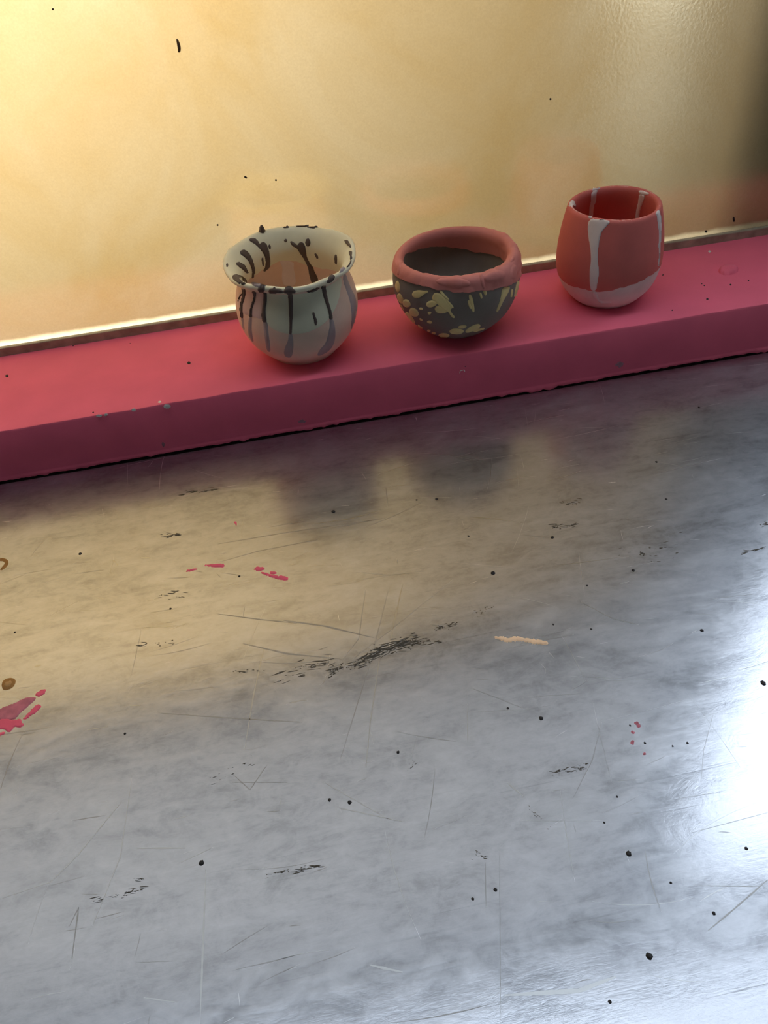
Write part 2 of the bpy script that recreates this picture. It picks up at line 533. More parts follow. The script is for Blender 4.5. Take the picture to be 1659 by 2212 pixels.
def patch(name, poly, cast, mat, parent, thick=0.0005, width=4.0, step=3.0, smooth_it=2, lift=0.00012, maxjump=9.0, jit=0.0, grow=0.9):
    """a skin of paint: outline -> triangulated -> cast on the surface -> domed off it"""
    poly = chaikin(list(poly), smooth_it)
    area2 = sum(a[0] * b[1] - b[0] * a[1] for a, b in zip(poly, poly[1:] + poly[:1]))
    sg = 1 if area2 > 0 else -1
    gp = []
    for k, q in enumerate(poly):      # smoothing pulls corners in: let the outline out again
        o, n_ = poly[k - 1], poly[(k + 1) % len(poly)]
        dx, dy = n_[0] - o[0], n_[1] - o[1]
        l = math.hypot(dx, dy) + 1e-9
        gp.append((q[0] + sg * dy / l * grow, q[1] - sg * dx / l * grow))
    poly = dense(gp, step)
    if jit:
        poly = [(x + jit * noise.noise(Vector((x * .35, y * .35, 1))), y + jit * noise.noise(Vector((x * .35, y * .35, 9)))) for x, y in poly]
    xs, ys = [p[0] for p in poly], [p[1] for p in poly]
    pts = list(poly)
    y = min(ys) + step / 2
    while y < max(ys):
        x = min(xs) + step / 2
        while x < max(xs):
            if inside((x, y), poly) and edge_dist((x, y), poly) > step * .45:
                pts.append((x, y))
            x += step
        y += step
    nb = len(poly)
    vs, es, fs, ov, oe, of = delaunay_2d_cdt([Vector(p) for p in pts], [(i, (i + 1) % nb) for i in range(nb)], [list(range(nb))], 1, 1e-5)
    co, ok = [], []
    for v in vs:
        hit = cast(v.x, v.y)
        if hit is None:
            co.append(Vector((0, 0, 0)))
            ok.append(False)
            continue
        P, n = hit
        d = edge_dist((v.x, v.y), poly)
        t = min(1.0, d / width)
        h = lift + thick * math.sqrt(max(0.0, 1 - (1 - t) ** 2)) if d > 1e-3 else -0.00005
        co.append(P + n * h)
        ok.append(True)
    lim = maxjump * step * 0.00037
    faces = []
    for f in fs:
        if all(ok[i] for i in f) and max((co[f[i]] - co[f[i - 1]]).length for i in range(len(f))) < lim:
            faces.append(tuple(f))
    if not faces:
        return None
    # one object for each connected piece
    root = {}
    def find(i):
        while root.setdefault(i, i) != i:
            root[i] = root[root[i]]
            i = root[i]
        return i
    for f in faces:
        for i in f[1:]:
            root[find(i)] = find(f[0])
    comps = {}
    for f in faces:
        comps.setdefault(find(f[0]), []).append(f)
    comps = sorted(comps.values(), key=len, reverse=True)
    out = None
    for ci, fc in enumerate(comps):
        if ci and len(fc) < 12:
            continue
        used = sorted({i for f in fc for i in f})
        idx = {i: k for k, i in enumerate(used)}
        fo = []
        for f in fc:          # face outwards
            a, b, c = (co[i] for i in f[:3])
            nn = (b - a).cross(c - a)
            fo.append(tuple(idx[i] for i in (f if nn.dot(CAM - a) > 0 else f[::-1])))
        o = mesh(name, [co[i] for i in used], fo, mat, parent)
        out = out or o
    return out

def cast_table(px, py):
    P = on_plane(px, py, 2, 0.0)
    return (P, Vector((0, 0, 1))) if P.y < 0 else None

def cast_sill(px, py):
    P = on_plane(px, py, 2, H)
    if P.y > 0.0015:
        return P, Vector((0, 0, 1))
    P = on_plane(px, py, 1, 0.0)
    return (P, Vector((0, -1, 0))) if P.z > 0.0002 else None

def cast_pane(px, py):
    return on_plane(px, py, 1, GLASS_Y), Vector((0, -1, 0))

# ------------------------------------------------------------------ thrown pots
def spline(pts, n):
    """Catmull-Rom through profile points, evenly resampled"""
    P = [Vector((p[0], p[1])) for p in pts]
    P = [P[0] * 2 - P[1]] + P + [P[-1] * 2 - P[-2]]
    dense_ = []
    for i in range(1, len(P) - 2):
        for k in range(24):
            t = k / 24
            a, b, c, d = P[i - 1], P[i], P[i + 1], P[i + 2]
            dense_.append(0.5 * ((2 * b) + (c - a) * t + (2 * a - 5 * b + 4 * c - d) * t * t + (3 * b - a - 3 * c + d) * t ** 3))
    dense_.append(P[-2])
    L = [0]
    for a, b in zip(dense_, dense_[1:]):
        L.append(L[-1] + (b - a).length)
    out, j = [], 0
    for k in range(n + 1):
        s = L[-1] * k / n
        while j < len(L) - 2 and L[j + 1] < s:
            j += 1
        u = (s - L[j]) / max(1e-9, L[j + 1] - L[j])
        q = dense_[j].lerp(dense_[j + 1], min(1, max(0, u)))
        out.append((max(0.0, q.x), q.y))
    return out

class Pot:
    NT, NP = 144, 150
    def __init__(self, name, x, y, prof, mat, label, cat, warp=None):
        self.x, self.y = x, y
        self.root = tag(empty(name, (x, y, H)), label, cat)
        self.prof = spline(prof, self.NP)
        self.warp = warp or (lambda th, r, z: (r, z))
        self.irim = max(range(len(self.prof)), key=lambda i: self.prof[i][1])
        V, Fc = [], []
        n = len(self.prof)
        for i in range(self.NT):
            for j in range(n):
                V.append(self.S(j, 2 * math.pi * i / self.NT))
        for i in range(self.NT):
            a, b = i * n, ((i + 1) % self.NT) * n
            for j in range(n - 1):
                Fc.append((a + j, b + j, b + j + 1, a + j + 1))
        me = bpy.data.meshes.new('body')
        bm = bmesh.new()
        vs = [bm.verts.new(v) for v in V]
        for f in Fc:
            bm.faces.new([vs[i] for i in f])
        bmesh.ops.remove_doubles(bm, verts=bm.verts[:], dist=1e-6)
        bmesh.ops.recalc_face_normals(bm, faces=bm.faces[:])
        self.bvh = BVHTree.FromBMesh(bm)
        bm.to_mesh(me)
        bm.free()
        self.body = link('body', me, mat, self.root)
    def S(self, j, th):
        """surface point at (fractional) profile index j and angle th"""
        i = max(0, min(len(self.prof) - 2, int(j)))
        u = j - i
        r = self.prof[i][0] * (1 - u) + self.prof[i + 1][0] * u
        z = self.prof[i][1] * (1 - u) + self.prof[i + 1][1] * u
        r, z = self.warp(th, r, z)
        return Vector((self.x + r * math.cos(th), self.y + r * math.sin(th), H + z))
    def N(self, j, th):
        e = 0.02
        j = max(1.0, min(len(self.prof) - 2.0, j))
        a = self.S(j + .5, th) - self.S(j - .5, th)
        b = self.S(j, th + e) - self.S(j, th - e)
        return b.cross(a).normalized()
    def cast(self, px, py):
        loc, n, idx, d = self.bvh.ray_cast(CAM, ray(px, py))
        if loc is None:
            return None
        if n.dot(CAM - loc) < 0:
            n = -n
        return loc, n
    def boundary(self, pix, inner):
        """pixels on the surface -> function th -> profile index"""
        tab = []
        for px, py in pix:
            h = self.cast(px, py)
            if h is None:
                continue
            P = h[0]
            th = math.atan2(P.y - self.y, P.x - self.x)
            rng = range(self.irim, len(self.prof)) if inner else range(0, self.irim + 1)
            j = min(rng, key=lambda k: (self.S(k, th) - P).length)
            tab.append((th % (2 * math.pi), j))
        tab.sort()
        mean = sum(t[1] for t in tab) / len(tab)
        def f(th):
            th %= 2 * math.pi
            ext = [(tab[-1][0] - 2 * math.pi, tab[-1][1])] + tab + [(tab[0][0] + 2 * math.pi, tab[0][1])]
            for (a, ja), (b, jb) in zip(ext, ext[1:]):
                if a <= th <= b:
                    u = (th - a) / max(1e-9, b - a)
                    u = u * u * (3 - 2 * u)
                    return ja + (jb - ja) * u
            return mean
        return f
    def band(self, name, mat, j0, j1, off, lump=None, rough_edge=0.0, m=44):
        """shell lying on the pot between profile indices j0(th) and j1(th)"""
        V, Fc = [], []
        nt = 288
        for i in range(nt):
            th = 2 * math.pi * i / nt
            cs = Vector((math.cos(th), math.sin(th), 0)) * 3
            a = j0(th) + rough_edge * (noise.noise(cs * 3.0) + .6 * noise.noise(cs * 8.0 + Vector((3, 1, 0))))
            b = j1(th) + rough_edge * (noise.noise(cs * 2.7 + Vector((5, 5, 5))) + .6 * noise.noise(cs * 8.0 + Vector((1, 7, 0))))
            a = max(1.0, a)
            b = min(len(self.prof) - 2.0, b)
            for k in range(m + 1):
                u = k / m
                u = u + 0.5 * (0.5 - 0.5 * math.cos(math.pi * u) - u)
                j = a + (b - a) * u
                e = min(k, m - k)
                h = off * (0 if e == 0 else (0.75 if e == 1 else 1.0)) - (0.00005 if e == 0 else 0)
                P = self.S(j, th)
                if lump and e > 0:
                    h += lump(P, th, j)
                V.append(P + self.N(j, th) * h)
        for i in range(nt):
            a, b = i * (m + 1), ((i + 1) % nt) * (m + 1)
            for k in range(m):
                Fc.append((a + k, b + k, b + k + 1, a + k + 1))
        return mesh(name, V, Fc, mat, self.root)
    def patches(self, name, polys, mat, **kw):
        for poly in polys:
            patch(name, poly, self.cast, mat, self.root, **kw)

def crop(ox, oy, s):
    return lambda *pts: [(ox + u * s, oy + v * s) for u, v in pts]
A = crop(460, 460, 340 / 1659)
B = crop(820, 460, 330 / 1659)
C3 = crop(1180, 380, 280 / 1659)
def ell(c, u, v, a, b, rot=0):
    r = math.radians(rot)
    return c(*[(u + a * math.cos(t) * math.cos(r) - b * math.sin(t) * math.sin(r), v + a * math.cos(t) * math.sin(r) + b * math.sin(t) * math.cos(r))
               for t in [2 * math.pi * k / 12 for k in range(12)]])

# ---- flared pot with brown drips
def warp1(th, r, z):
    k = max(0.0, min(1.0, (z - 0.055) / 0.02))
    k = k * k
    dz = k * (0.0030 * math.sin(th) + 0.0007 * math.sin(3 * th + 1.0) + 0.0005 * math.sin(5 * th))
    dr = k * (0.0008 * math.sin(2 * th + 2.2) + 0.0005 * math.sin(7 * th))
    return r + (dr if r > .01 else 0), z + dz
pot1 = Pot('flared_pot', 0.0152, 0.0492, [
    (0, .002), (.022, .002), (.0245, 0), (.0268, .0003), (.0280, .0025), (.0345, .0085), (.0412, .0180), (.0455, .0300), (.0464, .0395),
    (.0450, .0500), (.0420, .0590), (.0405, .0645), (.0418, .0690), (.0460, .0722), (.0480, .0743), (.0479, .0762), (.0462, .0768),
    (.0425, .0742), (.0388, .0690), (.0374, .0640), (.0382, .0575), (.0408, .0490), (.0424, .0400), (.0418, .0310), (.0380, .0200), (.0310, .0115), (.0220, .008), (0, .007)],
    MAT['peach'], 'small pale flared-rim ceramic pot with dark brown glaze drips, leftmost on pink sill', 'pot', warp1)
in1 = pot1.boundary(A((450, 660), (560, 590), (640, 540), (700, 508), (800, 505), (860, 515), (990, 545), (1060, 570), (1150, 585), (1240, 600)), True)
jr = pot1.irim
def lip1(th):
    # just under the outer lip
    return jr - 9 + 1.2 * math.sin(3 * th) + .8 * math.sin(8 * th)
pot1.band('cream_glaze', MAT['cream'], lip1, in1, 0.0003,
          lump=lambda P, th, j: 0.0005 * max(0, noise.noise(P * 130)) if abs(j - jr) < 8 else 0, rough_edge=.4)
pot1.patches('glaze_patch', [A((560, 845), (545, 900), (540, 1000), (540, 1120), (600, 1205), (700, 1255), (810, 1278), (960, 1270), (1080, 1225), (1180, 1160), (1255, 1070),
                               (1310, 960), (1345, 830), (1362, 655), (1280, 740), (1150, 800), (1000, 850), (800, 865), (650, 860))], MAT['sage'], thick=.00015, step=4)
pot1.patches('glaze_patch', [A((290, 800), (350, 810), (450, 845), (548, 855), (530, 1000), (525, 1125), (460, 1105), (380, 1075), (310, 1060), (268, 1020), (260, 900))], MAT['mauve'], thick=.00015, step=4)
pot1.patches('white_stripe', [A((700, 498), (855, 512), (845, 580), (862, 640), (875, 770), (745, 770), (728, 680), (738, 580), (715, 530))], MAT['white'], thick=.0003)
dk = dict(thick=.0006, width=4, step=2.2)
pot1.patches('drip', [
    A((300, 785), (340, 795), (348, 850), (335, 905), (315, 960), (312, 1040), (318, 1110), (298, 1110), (286, 1030), (290, 960), (312, 890), (318, 830)),
    A((410, 815), (455, 830), (452, 890), (440, 940), (420, 990), (412, 1050), (410, 1100), (383, 1100), (390, 1040), (405, 970), (425, 920), (432, 870)),
    A((525, 830), (570, 845), (570, 930), (555, 1000), (555, 1080), (568, 1150), (525, 1150), (515, 1090), (520, 1010), (535, 930), (540, 870)),
    A((790, 845), (838, 845), (842, 940), (842, 1060), (835, 1160), (832, 1275), (803, 1280), (808, 1200), (805, 1080), (800, 960)),
    A((1145, 765), (1185, 750), (1190, 830), (1215, 930), (1240, 1010), (1255, 1080), (1262, 1120), (1228, 1125), (1220, 1040), (1190, 960), (1160, 870), (1145, 800)),
    A((1052, 1045), (1068, 1048), (1075, 1085), (1095, 1125), (1096, 1165), (1085, 1190), (1070, 1165), (1060, 1110), (1050, 1075)),
    A((322, 835), (318, 850), (288, 890), (272, 935), (264, 930), (280, 880)),
    # inside the mouth
    A((365, 282), (430, 258), (480, 300), (490, 330), (520, 300), (560, 320), (580, 370), (588, 400), (595, 440), (605, 500), (600, 570), (560, 605), (530, 620), (550, 570), (558, 500), (530, 420), (490, 380), (440, 330)),
    A((278, 410), (320, 385), (370, 410), (410, 480), (435, 560), (440, 620), (420, 690), (405, 680), (415, 620), (400, 570), (375, 510), (340, 470), (290, 440)),
    A((230, 530), (270, 515), (320, 540), (355, 590), (372, 640), (350, 635), (310, 595), (250, 560)),
    A((513, 460), (527, 470), (538, 560), (523, 565), (512, 510)),
    A((815, 300), (830, 295), (880, 330), (890, 345), (910, 310), (940, 305), (970, 335), (980, 400), (990, 470), (1030, 540), (1055, 580), (1065, 620), (1090, 660), (1110, 720), (1040, 740), (1030, 690), (1015, 640),
      (1010, 590), (990, 540), (960, 480), (910, 410), (885, 370), (850, 355), (820, 325)),
    A((1285, 450), (1300, 430), (1312, 460), (1310, 550), (1295, 530), (1280, 490)),
], MAT['brown'], **dk, lift=.0005)
pot1.patches('faded_drip', [
    A((298, 1100), (318, 1100), (322, 1170), (332, 1235), (318, 1225), (304, 1160)),
    A((383, 1092), (411, 1092), (405, 1200), (410, 1280), (428, 1360), (410, 1350), (375, 1290), (368, 1200)),
    A((525, 1140), (569, 1140), (578, 1200), (584, 1280), (602, 1400), (605, 1470), (565, 1445), (548, 1300), (535, 1200)),
    A((803, 1268), (832, 1268), (845, 1350), (845, 1430), (825, 1530), (750, 1510), (755, 1430), (790, 1360), (800, 1310)),
    A((1228, 1112), (1262, 1112), (1285, 1200), (1290, 1310), (1260, 1410), (1200, 1470), (1095, 1515), (1120, 1450), (1190, 1380), (1215, 1290), (1235, 1190)),
    A((1375, 650), (1398, 640), (1415, 700), (1450, 790), (1495, 870), (1515, 960), (1510, 1080), (1485, 1170), (1450, 1260), (1465, 1120), (1460, 1000), (1440, 900), (1400, 790), (1375, 720)),
], MAT['faded'], thick=.0003, width=4, step=2.5)
pot1.patches('slip_spot', [ell(A, 767, 290, 15, 18), ell(A, 1002, 310, 27, 44), ell(A, 1093, 452, 12, 34, -28), ell(A, 596, 357, 11, 27, -10)], MAT['brown'], thick=.0006, width=4, step=2, lift=.0005)
rimk = dict(thick=.0009, width=5, step=2, lift=.0006)
pot1.patches('rim_spot', [
    A((740, 150), (800, 143), (806, 158), (745, 164)),
    A((870, 137), (900, 122), (960, 130), (1080, 142), (1120, 158), (1050, 167), (1000, 152), (880, 149)),
    A((1390, 290), (1420, 285), (1448, 330), (1462, 375), (1440, 360), (1400, 320)),
    A((1430, 420), (1465, 400), (1470, 440), (1460, 520), (1430, 575), (1395, 590), (1440, 540), (1455, 470)),
    A((137, 540), (160, 535), (157, 570), (142, 575)),
    A((200, 660), (260, 655), (340, 690), (350, 740), (335, 765), (250, 735), (210, 700)),
    A((480, 790), (520, 768), (550, 775), (545, 825), (490, 822), (470, 808)),
    A((585, 818), (620, 790), (700, 795), (740, 822), (750, 840), (590, 838)),
    A((740, 832), (770, 780), (810, 770), (850, 800), (880, 828), (830, 845), (760, 842)),
    A((980, 820), (1060, 792), (1130, 767), (1110, 790), (1060, 828), (1000, 832)),
    A((1190, 740), (1215, 690), (1235, 655), (1290, 665), (1270, 700), (1230, 728)),
], MAT['brown'], **rimk)
pot1.patches('rim_spot', [A((395, 740), (430, 730), (540, 760), (580, 765), (500, 788), (430, 775)), A((1330, 612), (1370, 578), (1396, 582), (1380, 610), (1330, 638))], MAT['faded'], **rimk)
# small nib of glaze standing up on the far rim
def nib(pot, px, py, r, h, mat):
    best = min((pot.S(pot.irim, 2 * math.pi * k / 720) for k in range(720)),
               key=lambda P: ((P - CAM).dot(Rt) / (P - CAM).dot(Fw) * FPX + CX - px) ** 2 + (0 if P.y > pot.y else 1e9))
    bm = bmesh.new()
    bmesh.ops.create_uvsphere(bm, u_segments=14, v_segments=10, radius=1.0)
    for v in bm.verts:
        k = 1.0 + 0.25 * noise.noise(v.co * 2)
        s = 1.25 if v.co.z < 0 else 0.85
        v.co = best + Vector((v.co.x * r * k * s, v.co.y * r * k * s, v.co.z * h * k + h * .45))
    me = bpy.data.meshes.new('glaze_nib')
    bm.to_mesh(me)
    bm.free()
    link('glaze_nib', me, mat, pot.root)
nib(pot1, 567, 502, .0022, .0034, MAT['brown'])

# ---- round bowl with pink rim band and yellow splashes
def warp2(th, r, z):
    k = max(0.0, min(1.0, (z - 0.03) / 0.03))
    return r * (1 + 0.010 * k * math.sin(2 * th + .6)), z + k * (0.0008 * math.sin(2 * th) + 0.0006 * math.sin(3 * th + 2))
pot2 = Pot('round_bowl', 0.1390, 0.0442, [
    (0, .001), (.0175, .001), (.0200, 0), (.0220, .0008), (.0310, .0070), (.0405, .0170), (.0462, .0285), (.0486, .0400), (.0484, .0490), (.0470, .0565),
    (.0455, .0605), (.0433, .0618), (.0412, .0605), (.0404, .0570), (.0412, .0500), (.0418, .0420), (.0402, .0310), (.0355, .0210), (.0275, .0125), (.0150, .007), (0, .0065)],
    MAT['grey'], 'round charcoal clay bowl with lumpy pink rim and yellow splashes, middle of sill', 'bowl', warp2)
out2 = pot2.boundary(B((150, 630), (185, 672), (300, 737), (430, 780), (560, 803), (620, 835), (720, 838), (800, 862), (900, 862), (1000, 850), (1110, 837), (1150, 852), (1240, 835), (1300, 810), (1420, 770), (1500, 735)), False)
in2 = pot2.boundary(B((262, 462), (400, 405), (540, 370), (690, 360), (800, 375), (930, 385), (1040, 425), (1150, 440), (1320, 488)), True)
def lump2(P, th, j):
    front = max(0.0, min(1.0, 0.55 + 0.9 * math.sin(-th) + 0.5 * math.cos(th)))
    a = noise.noise(P * 62) * .0016 + abs(noise.noise(P * 110 + Vector((3, 3, 3)))) * .0016
    return 0.0004 * noise.noise(P * 45) + front * a
rim_band = pot2.band('rim_band', MAT['salmon'], out2, in2, 0.0011, lump=lump2, rough_edge=.5, m=60)
_bm = bmesh.new()
_bm.from_mesh(rim_band.data)
band_bvh = BVHTree.FromBMesh(_bm)
_bm.free()
def cast_band(px, py):
    loc, n, idx, d = band_bvh.ray_cast(CAM, ray(px, py))
    if loc is None:
        return None
    return loc, (n if n.dot(CAM - loc) > 0 else -n)
for poly, th_ in [
    (B((226, 518), (245, 530), (226, 590), (210, 672), (190, 680), (196, 600), (206, 545)), .0009),
    (ell(B, 640, 645, 46, 18, 6), .0010), (ell(B, 905, 645, 58, 20, -4), .0013), (ell(B, 1125, 605, 46, 20, -18), .0014), (ell(B, 1275, 552, 48, 20, -22), .0013), (ell(B, 1440, 500, 34, 22, -50), .0012),
    (ell(B, 800, 755, 190, 52, 4), .0010), (ell(B, 1250, 690, 120, 62, -14), .0012), (ell(B, 1455, 640, 36, 80, 4), .0010),
    (B((1085, 660), (1115, 650), (1128, 740), (1150, 820), (1125, 826), (1100, 760)), .0012),
]:
    patch('rim_lump', poly, cast_band, MAT['salmon'], pot2.root, thick=th_, width=8, step=2.2, lift=-.0001)
yk = dict(thick=.0006, width=4, step=2.2)
pot2.patches('yellow_splash', [
    B((350, 890), (370, 850), (430, 840), (490, 850), (520, 845), (525, 860), (490, 875), (460, 900), (420, 922), (380, 922)),
    B((570, 940), (585, 880), (620, 865), (680, 890), (700, 920), (745, 975), (790, 1030), (765, 1045), (770, 1075), (800, 1110), (818, 1135), (795, 1140), (770, 1110), (750, 1070), (690, 1045), (640, 1000), (600, 950)),
    B((505, 990), (530, 960), (580, 952), (625, 975), (610, 1000), (560, 1025), (520, 1020)),
    B((598, 1040), (620, 1010), (680, 1010), (740, 1060), (720, 1080), (660, 1090), (615, 1075)),
    B((652, 845), (672, 845), (702, 885), (742, 925), (756, 945), (733, 938), (698, 907), (668, 882)),
    B((700, 915), (750, 960), (794, 1010), (804, 1032), (778, 1028), (738, 988)),
    B((172, 770), (190, 733), (210, 755), (218, 820), (205, 865), (185, 850), (172, 810)),
    B((190, 890), (215, 870), (240, 900), (260, 950), (240, 985), (215, 970), (195, 930)),
    B((250, 970), (270, 940), (310, 945), (335, 985), (330, 1015), (290, 1025), (258, 1005)),
    B((320, 1060), (345, 1030), (390, 1040), (425, 1085), (415, 1120), (370, 1125), (330, 1100)),
    B((278, 1085), (300, 1075), (340, 1110), (370, 1160), (390, 1205), (360, 1200), (315, 1160), (284, 1120)),
    B((216, 1000), (228, 990), (252, 1030), (264, 1075), (244, 1060), (222, 1030)),
    B((425, 1035), (455, 1028), (472, 1048), (445, 1052)),
    B((518, 1080), (555, 1073), (562, 1088), (535, 1104)),
    B((425, 1143), (450, 1146), (472, 1172), (448, 1170)),
    B((510, 1180), (545, 1168), (576, 1190), (545, 1202)),
    B((408, 1210), (440, 1226), (474, 1258), (443, 1252)),
    B((520, 1268), (552, 1273), (548, 1292), (518, 1287)),
    B((566, 1296), (607, 1298), (602, 1318), (566, 1310)),
    B((635, 1325), (680, 1306), (740, 1313), (762, 1335), (720, 1352), (655, 1347)),
    B((757, 1285), (790, 1260), (860, 1258), (915, 1275), (905, 1300), (850, 1318), (790, 1310), (765, 1300)),
    B((848, 1240), (880, 1223), (944, 1223), (938, 1242), (888, 1258)),
    B((928, 1287), (975, 1243), (1040, 1213), (1075, 1206), (1098, 1225), (1070, 1257), (1020, 1282), (950, 1302)),
    B((1018, 1280), (1080, 1260), (1145, 1248), (1132, 1264), (1070, 1282), (1028, 1294)),
    B((970, 895), (985, 883), (1007, 920), (1020, 990), (1030, 1070), (1013, 1077), (998, 1020), (978, 950)),
    B((958, 955), (976, 948), (992, 1000), (1001, 1042), (983, 1037), (966, 990)),
    B((1083, 868), (1102, 866), (1116, 920), (1103, 935)),
    B((1123, 845), (1158, 840), (1158, 890), (1143, 895)),
    B((1335, 815), (1415, 795), (1405, 840), (1380, 890), (1350, 940), (1320, 1000), (1290, 1060), (1270, 1080), (1273, 1050), (1298, 990), (1318, 920), (1328, 860)),
    B((1433, 830), (1450, 825), (1442, 910), (1423, 924)),
    B((1495, 745), (1518, 735), (1518, 800), (1500, 880), (1470, 940), (1462, 900), (1478, 820)),
], MAT['yellow'], **yk)

# ---- tall tumbler with white drips
def warp3(th, r, z):
    k = max(0.0, min(1.0, z / 0.075))
    return r * (1 + 0.006 * k * math.sin(2 * th + 1)), z + k * k * 0.0006 * math.sin(2 * th + .5)
pot3 = Pot('tumbler_cup', 0.2678, 0.0559, [
    (0, .001), (.0220, .001), (.0242, 0), (.0262, .0010), (.0312, .0060), (.0368, .0140), (.0402, .0245), (.0410, .0335), (.0405, .0440), (.0389, .0560), (.0367, .0670),
    (.0352, .0735), (.0344, .0755), (.0331, .0762), (.0316, .0752), (.0309, .0722), (.0320, .0650), (.0343, .0550), (.0360, .0440), (.0366, .0340), (.0353, .0240), (.0310, .0140), (.0220, .008), (0, .007)],
    MAT['bare'], 'tall brick-red tumbler with white drips and pale unglazed base, rightmost on sill', 'cup', warp3)
out3 = pot3.boundary(C3((215, 1350), (300, 1410), (420, 1440), (560, 1465), (640, 1478), (800, 1470), (950, 1440), (1100, 1390), (1220, 1340), (1320, 1290), (1405, 1225)), False)
pot3.band('red_glaze', MAT['red'], out3, lambda th: len(pot3.prof) - 3, 0.0003, rough_edge=.5, m=110)
wk = dict(thick=.0005, width=4, step=2.2, lift=.0004)
pot3.patches('white_drip', [
    C3((540, 545), (700, 555), (825, 578), (790, 625), (740, 675), (700, 735), (680, 830), (665, 930), (655, 1050), (665, 1110), (675, 1240), (665, 1320), (650, 1400), (640, 1465), (575, 1462), (560, 1400), (555, 1260), (560, 1170),
       (578, 1080), (572, 980), (555, 860), (535, 720)),
    C3((595, 1470), (640, 1475), (655, 1530), (680, 1590), (740, 1612), (830, 1612), (830, 1625), (720, 1630), (660, 1600), (620, 1560), (600, 1510)),
    C3((285, 395), (298, 340), (335, 310), (365, 335), (376, 402), (330, 394)),
    C3((585, 195), (662, 180), (640, 220), (638, 290), (630, 340), (610, 370), (605, 430), (590, 545), (535, 545), (550, 460), (552, 390), (570, 340), (570, 260)),
    C3((570, 158), (640, 145), (705, 136), (668, 182), (583, 198)),
    C3((1187, 222), (1272, 245), (1255, 310), (1220, 390), (1200, 460), (1190, 560), (1145, 560), (1145, 480), (1165, 390), (1185, 310)),
    C3((1185, 182), (1250, 192), (1330, 230), (1272, 252), (1190, 230)),
    C3((1385, 480), (1435, 435), (1455, 470), (1465, 550), (1472, 640), (1465, 750), (1458, 870), (1458, 960), (1450, 1080), (1432, 1170), (1420, 1200), (1432, 1080), (1438, 1000), (1430, 900), (1440, 750), (1425, 620), (1410, 500)),
], MAT['white'], **wk)

# ------------------------------------------------------------------ marks on the table
T = lambda *p: list(p)
E6 = crop(0, 1040, 830 / 1659)
E8 = crop(0, 1440, 200 / 1659)
E7 = crop(830, 1040, 829 / 1659)
E9 = crop(600, 1280, 650 / 1659)
tk = dict(thick=.0003, width=4, step=2, lift=.00008, maxjump=16, smooth_it=1, grow=.6)
for poly in [
    E6((873, 362), (930, 355), (960, 356), (980, 366), (940, 371), (900, 368)),
    E6((800, 385), (830, 378), (862, 374), (858, 379), (825, 387), (805, 391)),
    E6((1095, 378), (1108, 368), (1135, 370), (1147, 379), (1125, 386), (1100, 385)),
    E6((1165, 392), (1178, 387), (1195, 393), (1188, 401), (1168, 400)),
    E6((1120, 388), (1150, 396), (1195, 408), (1225, 408), (1248, 418), (1240, 427), (1205, 424), (1165, 412), (1130, 397)),
    E6((1052, 376), (1080, 380), (1078, 384), (1056, 381)),
    E6((1012, 175), (1020, 175), (1025, 190), (1019, 192)),
    E8((-120, 1010), (0, 930), (120, 930), (230, 960), (330, 940), (390, 950), (385, 1000), (430, 1030), (410, 1070), (340, 1095), (270, 1070), (215, 1130), (200, 1165), (150, 1180), (90, 1130), (0, 1110), (-120, 1120)),
    E8((400, 950), (470, 870), (560, 780), (640, 690), (720, 680), (745, 715), (690, 780), (620, 840), (540, 890), (450, 950)),
    E8((-120, 1220), (0, 1180), (70, 1170), (100, 1185), (60, 1220), (0, 1240), (-120, 1300)),
    E8((630, 490), (700, 440), (770, 408), (828, 412), (810, 470), (750, 520), (700, 535), (640, 525)),
]:
    patch('paint_smear', poly, cast_table, MAT['pinkm'], table, jit=2.6, **tk)
patch('rubbed_paint_smear', E8((-120, 800), (0, 755), (150, 700), (300, 640), (480, 550), (640, 545), (640, 590), (520, 690), (400, 800), (330, 880), (250, 950), (120, 950), (0, 960), (-120, 1000)), cast_table, MAT['pinkf'], table, jit=2.6, **tk)
patch('paint_smear', E7((470, 676), (500, 668), (540, 680), (570, 665), (600, 678), (650, 682), (700, 690), (713, 700), (700, 706), (640, 700), (600, 690), (560, 690), (530, 695), (500, 684)), cast_table, MAT['peachm'], table, jit=3.2, **tk)
patch('rust_ring', E8((30, 290), (90, 225), (180, 200), (260, 215), (282, 270), (250, 350), (180, 400), (100, 425), (40, 400)), cast_table, MAT['rust'], table, thick=.0002, width=3, step=3, lift=.00005, maxjump=14)
patch('rust_stain', E8((75, 315), (110, 270), (180, 250), (225, 270), (205, 330), (140, 370), (90, 375)), cast_table, MAT['rustl'], table, thick=.0002, width=3, step=3, lift=.00035, maxjump=14)
patch('rust_stain', E6((0, 330), (30, 335), (38, 352), (25, 372), (5, 385), (0, 380), (18, 362), (22, 350), (12, 342), (0, 345)), cast_table, MAT['rust'], table, thick=.0001, width=3, step=2, maxjump=14)
for c, u, v in [(1, 1090, 1045), (1, 1075, 1085), (1, 1073, 1128), (1, 1125, 1177), (1, 1100, 1055)]:
    patch('paint_smear', ell(E7, u, v, 8, 5 + 7 * random.random(), 20), cast_table, MAT['pinkf'], table, jit=2.5, thick=.0001, width=3, step=2, maxjump=14)

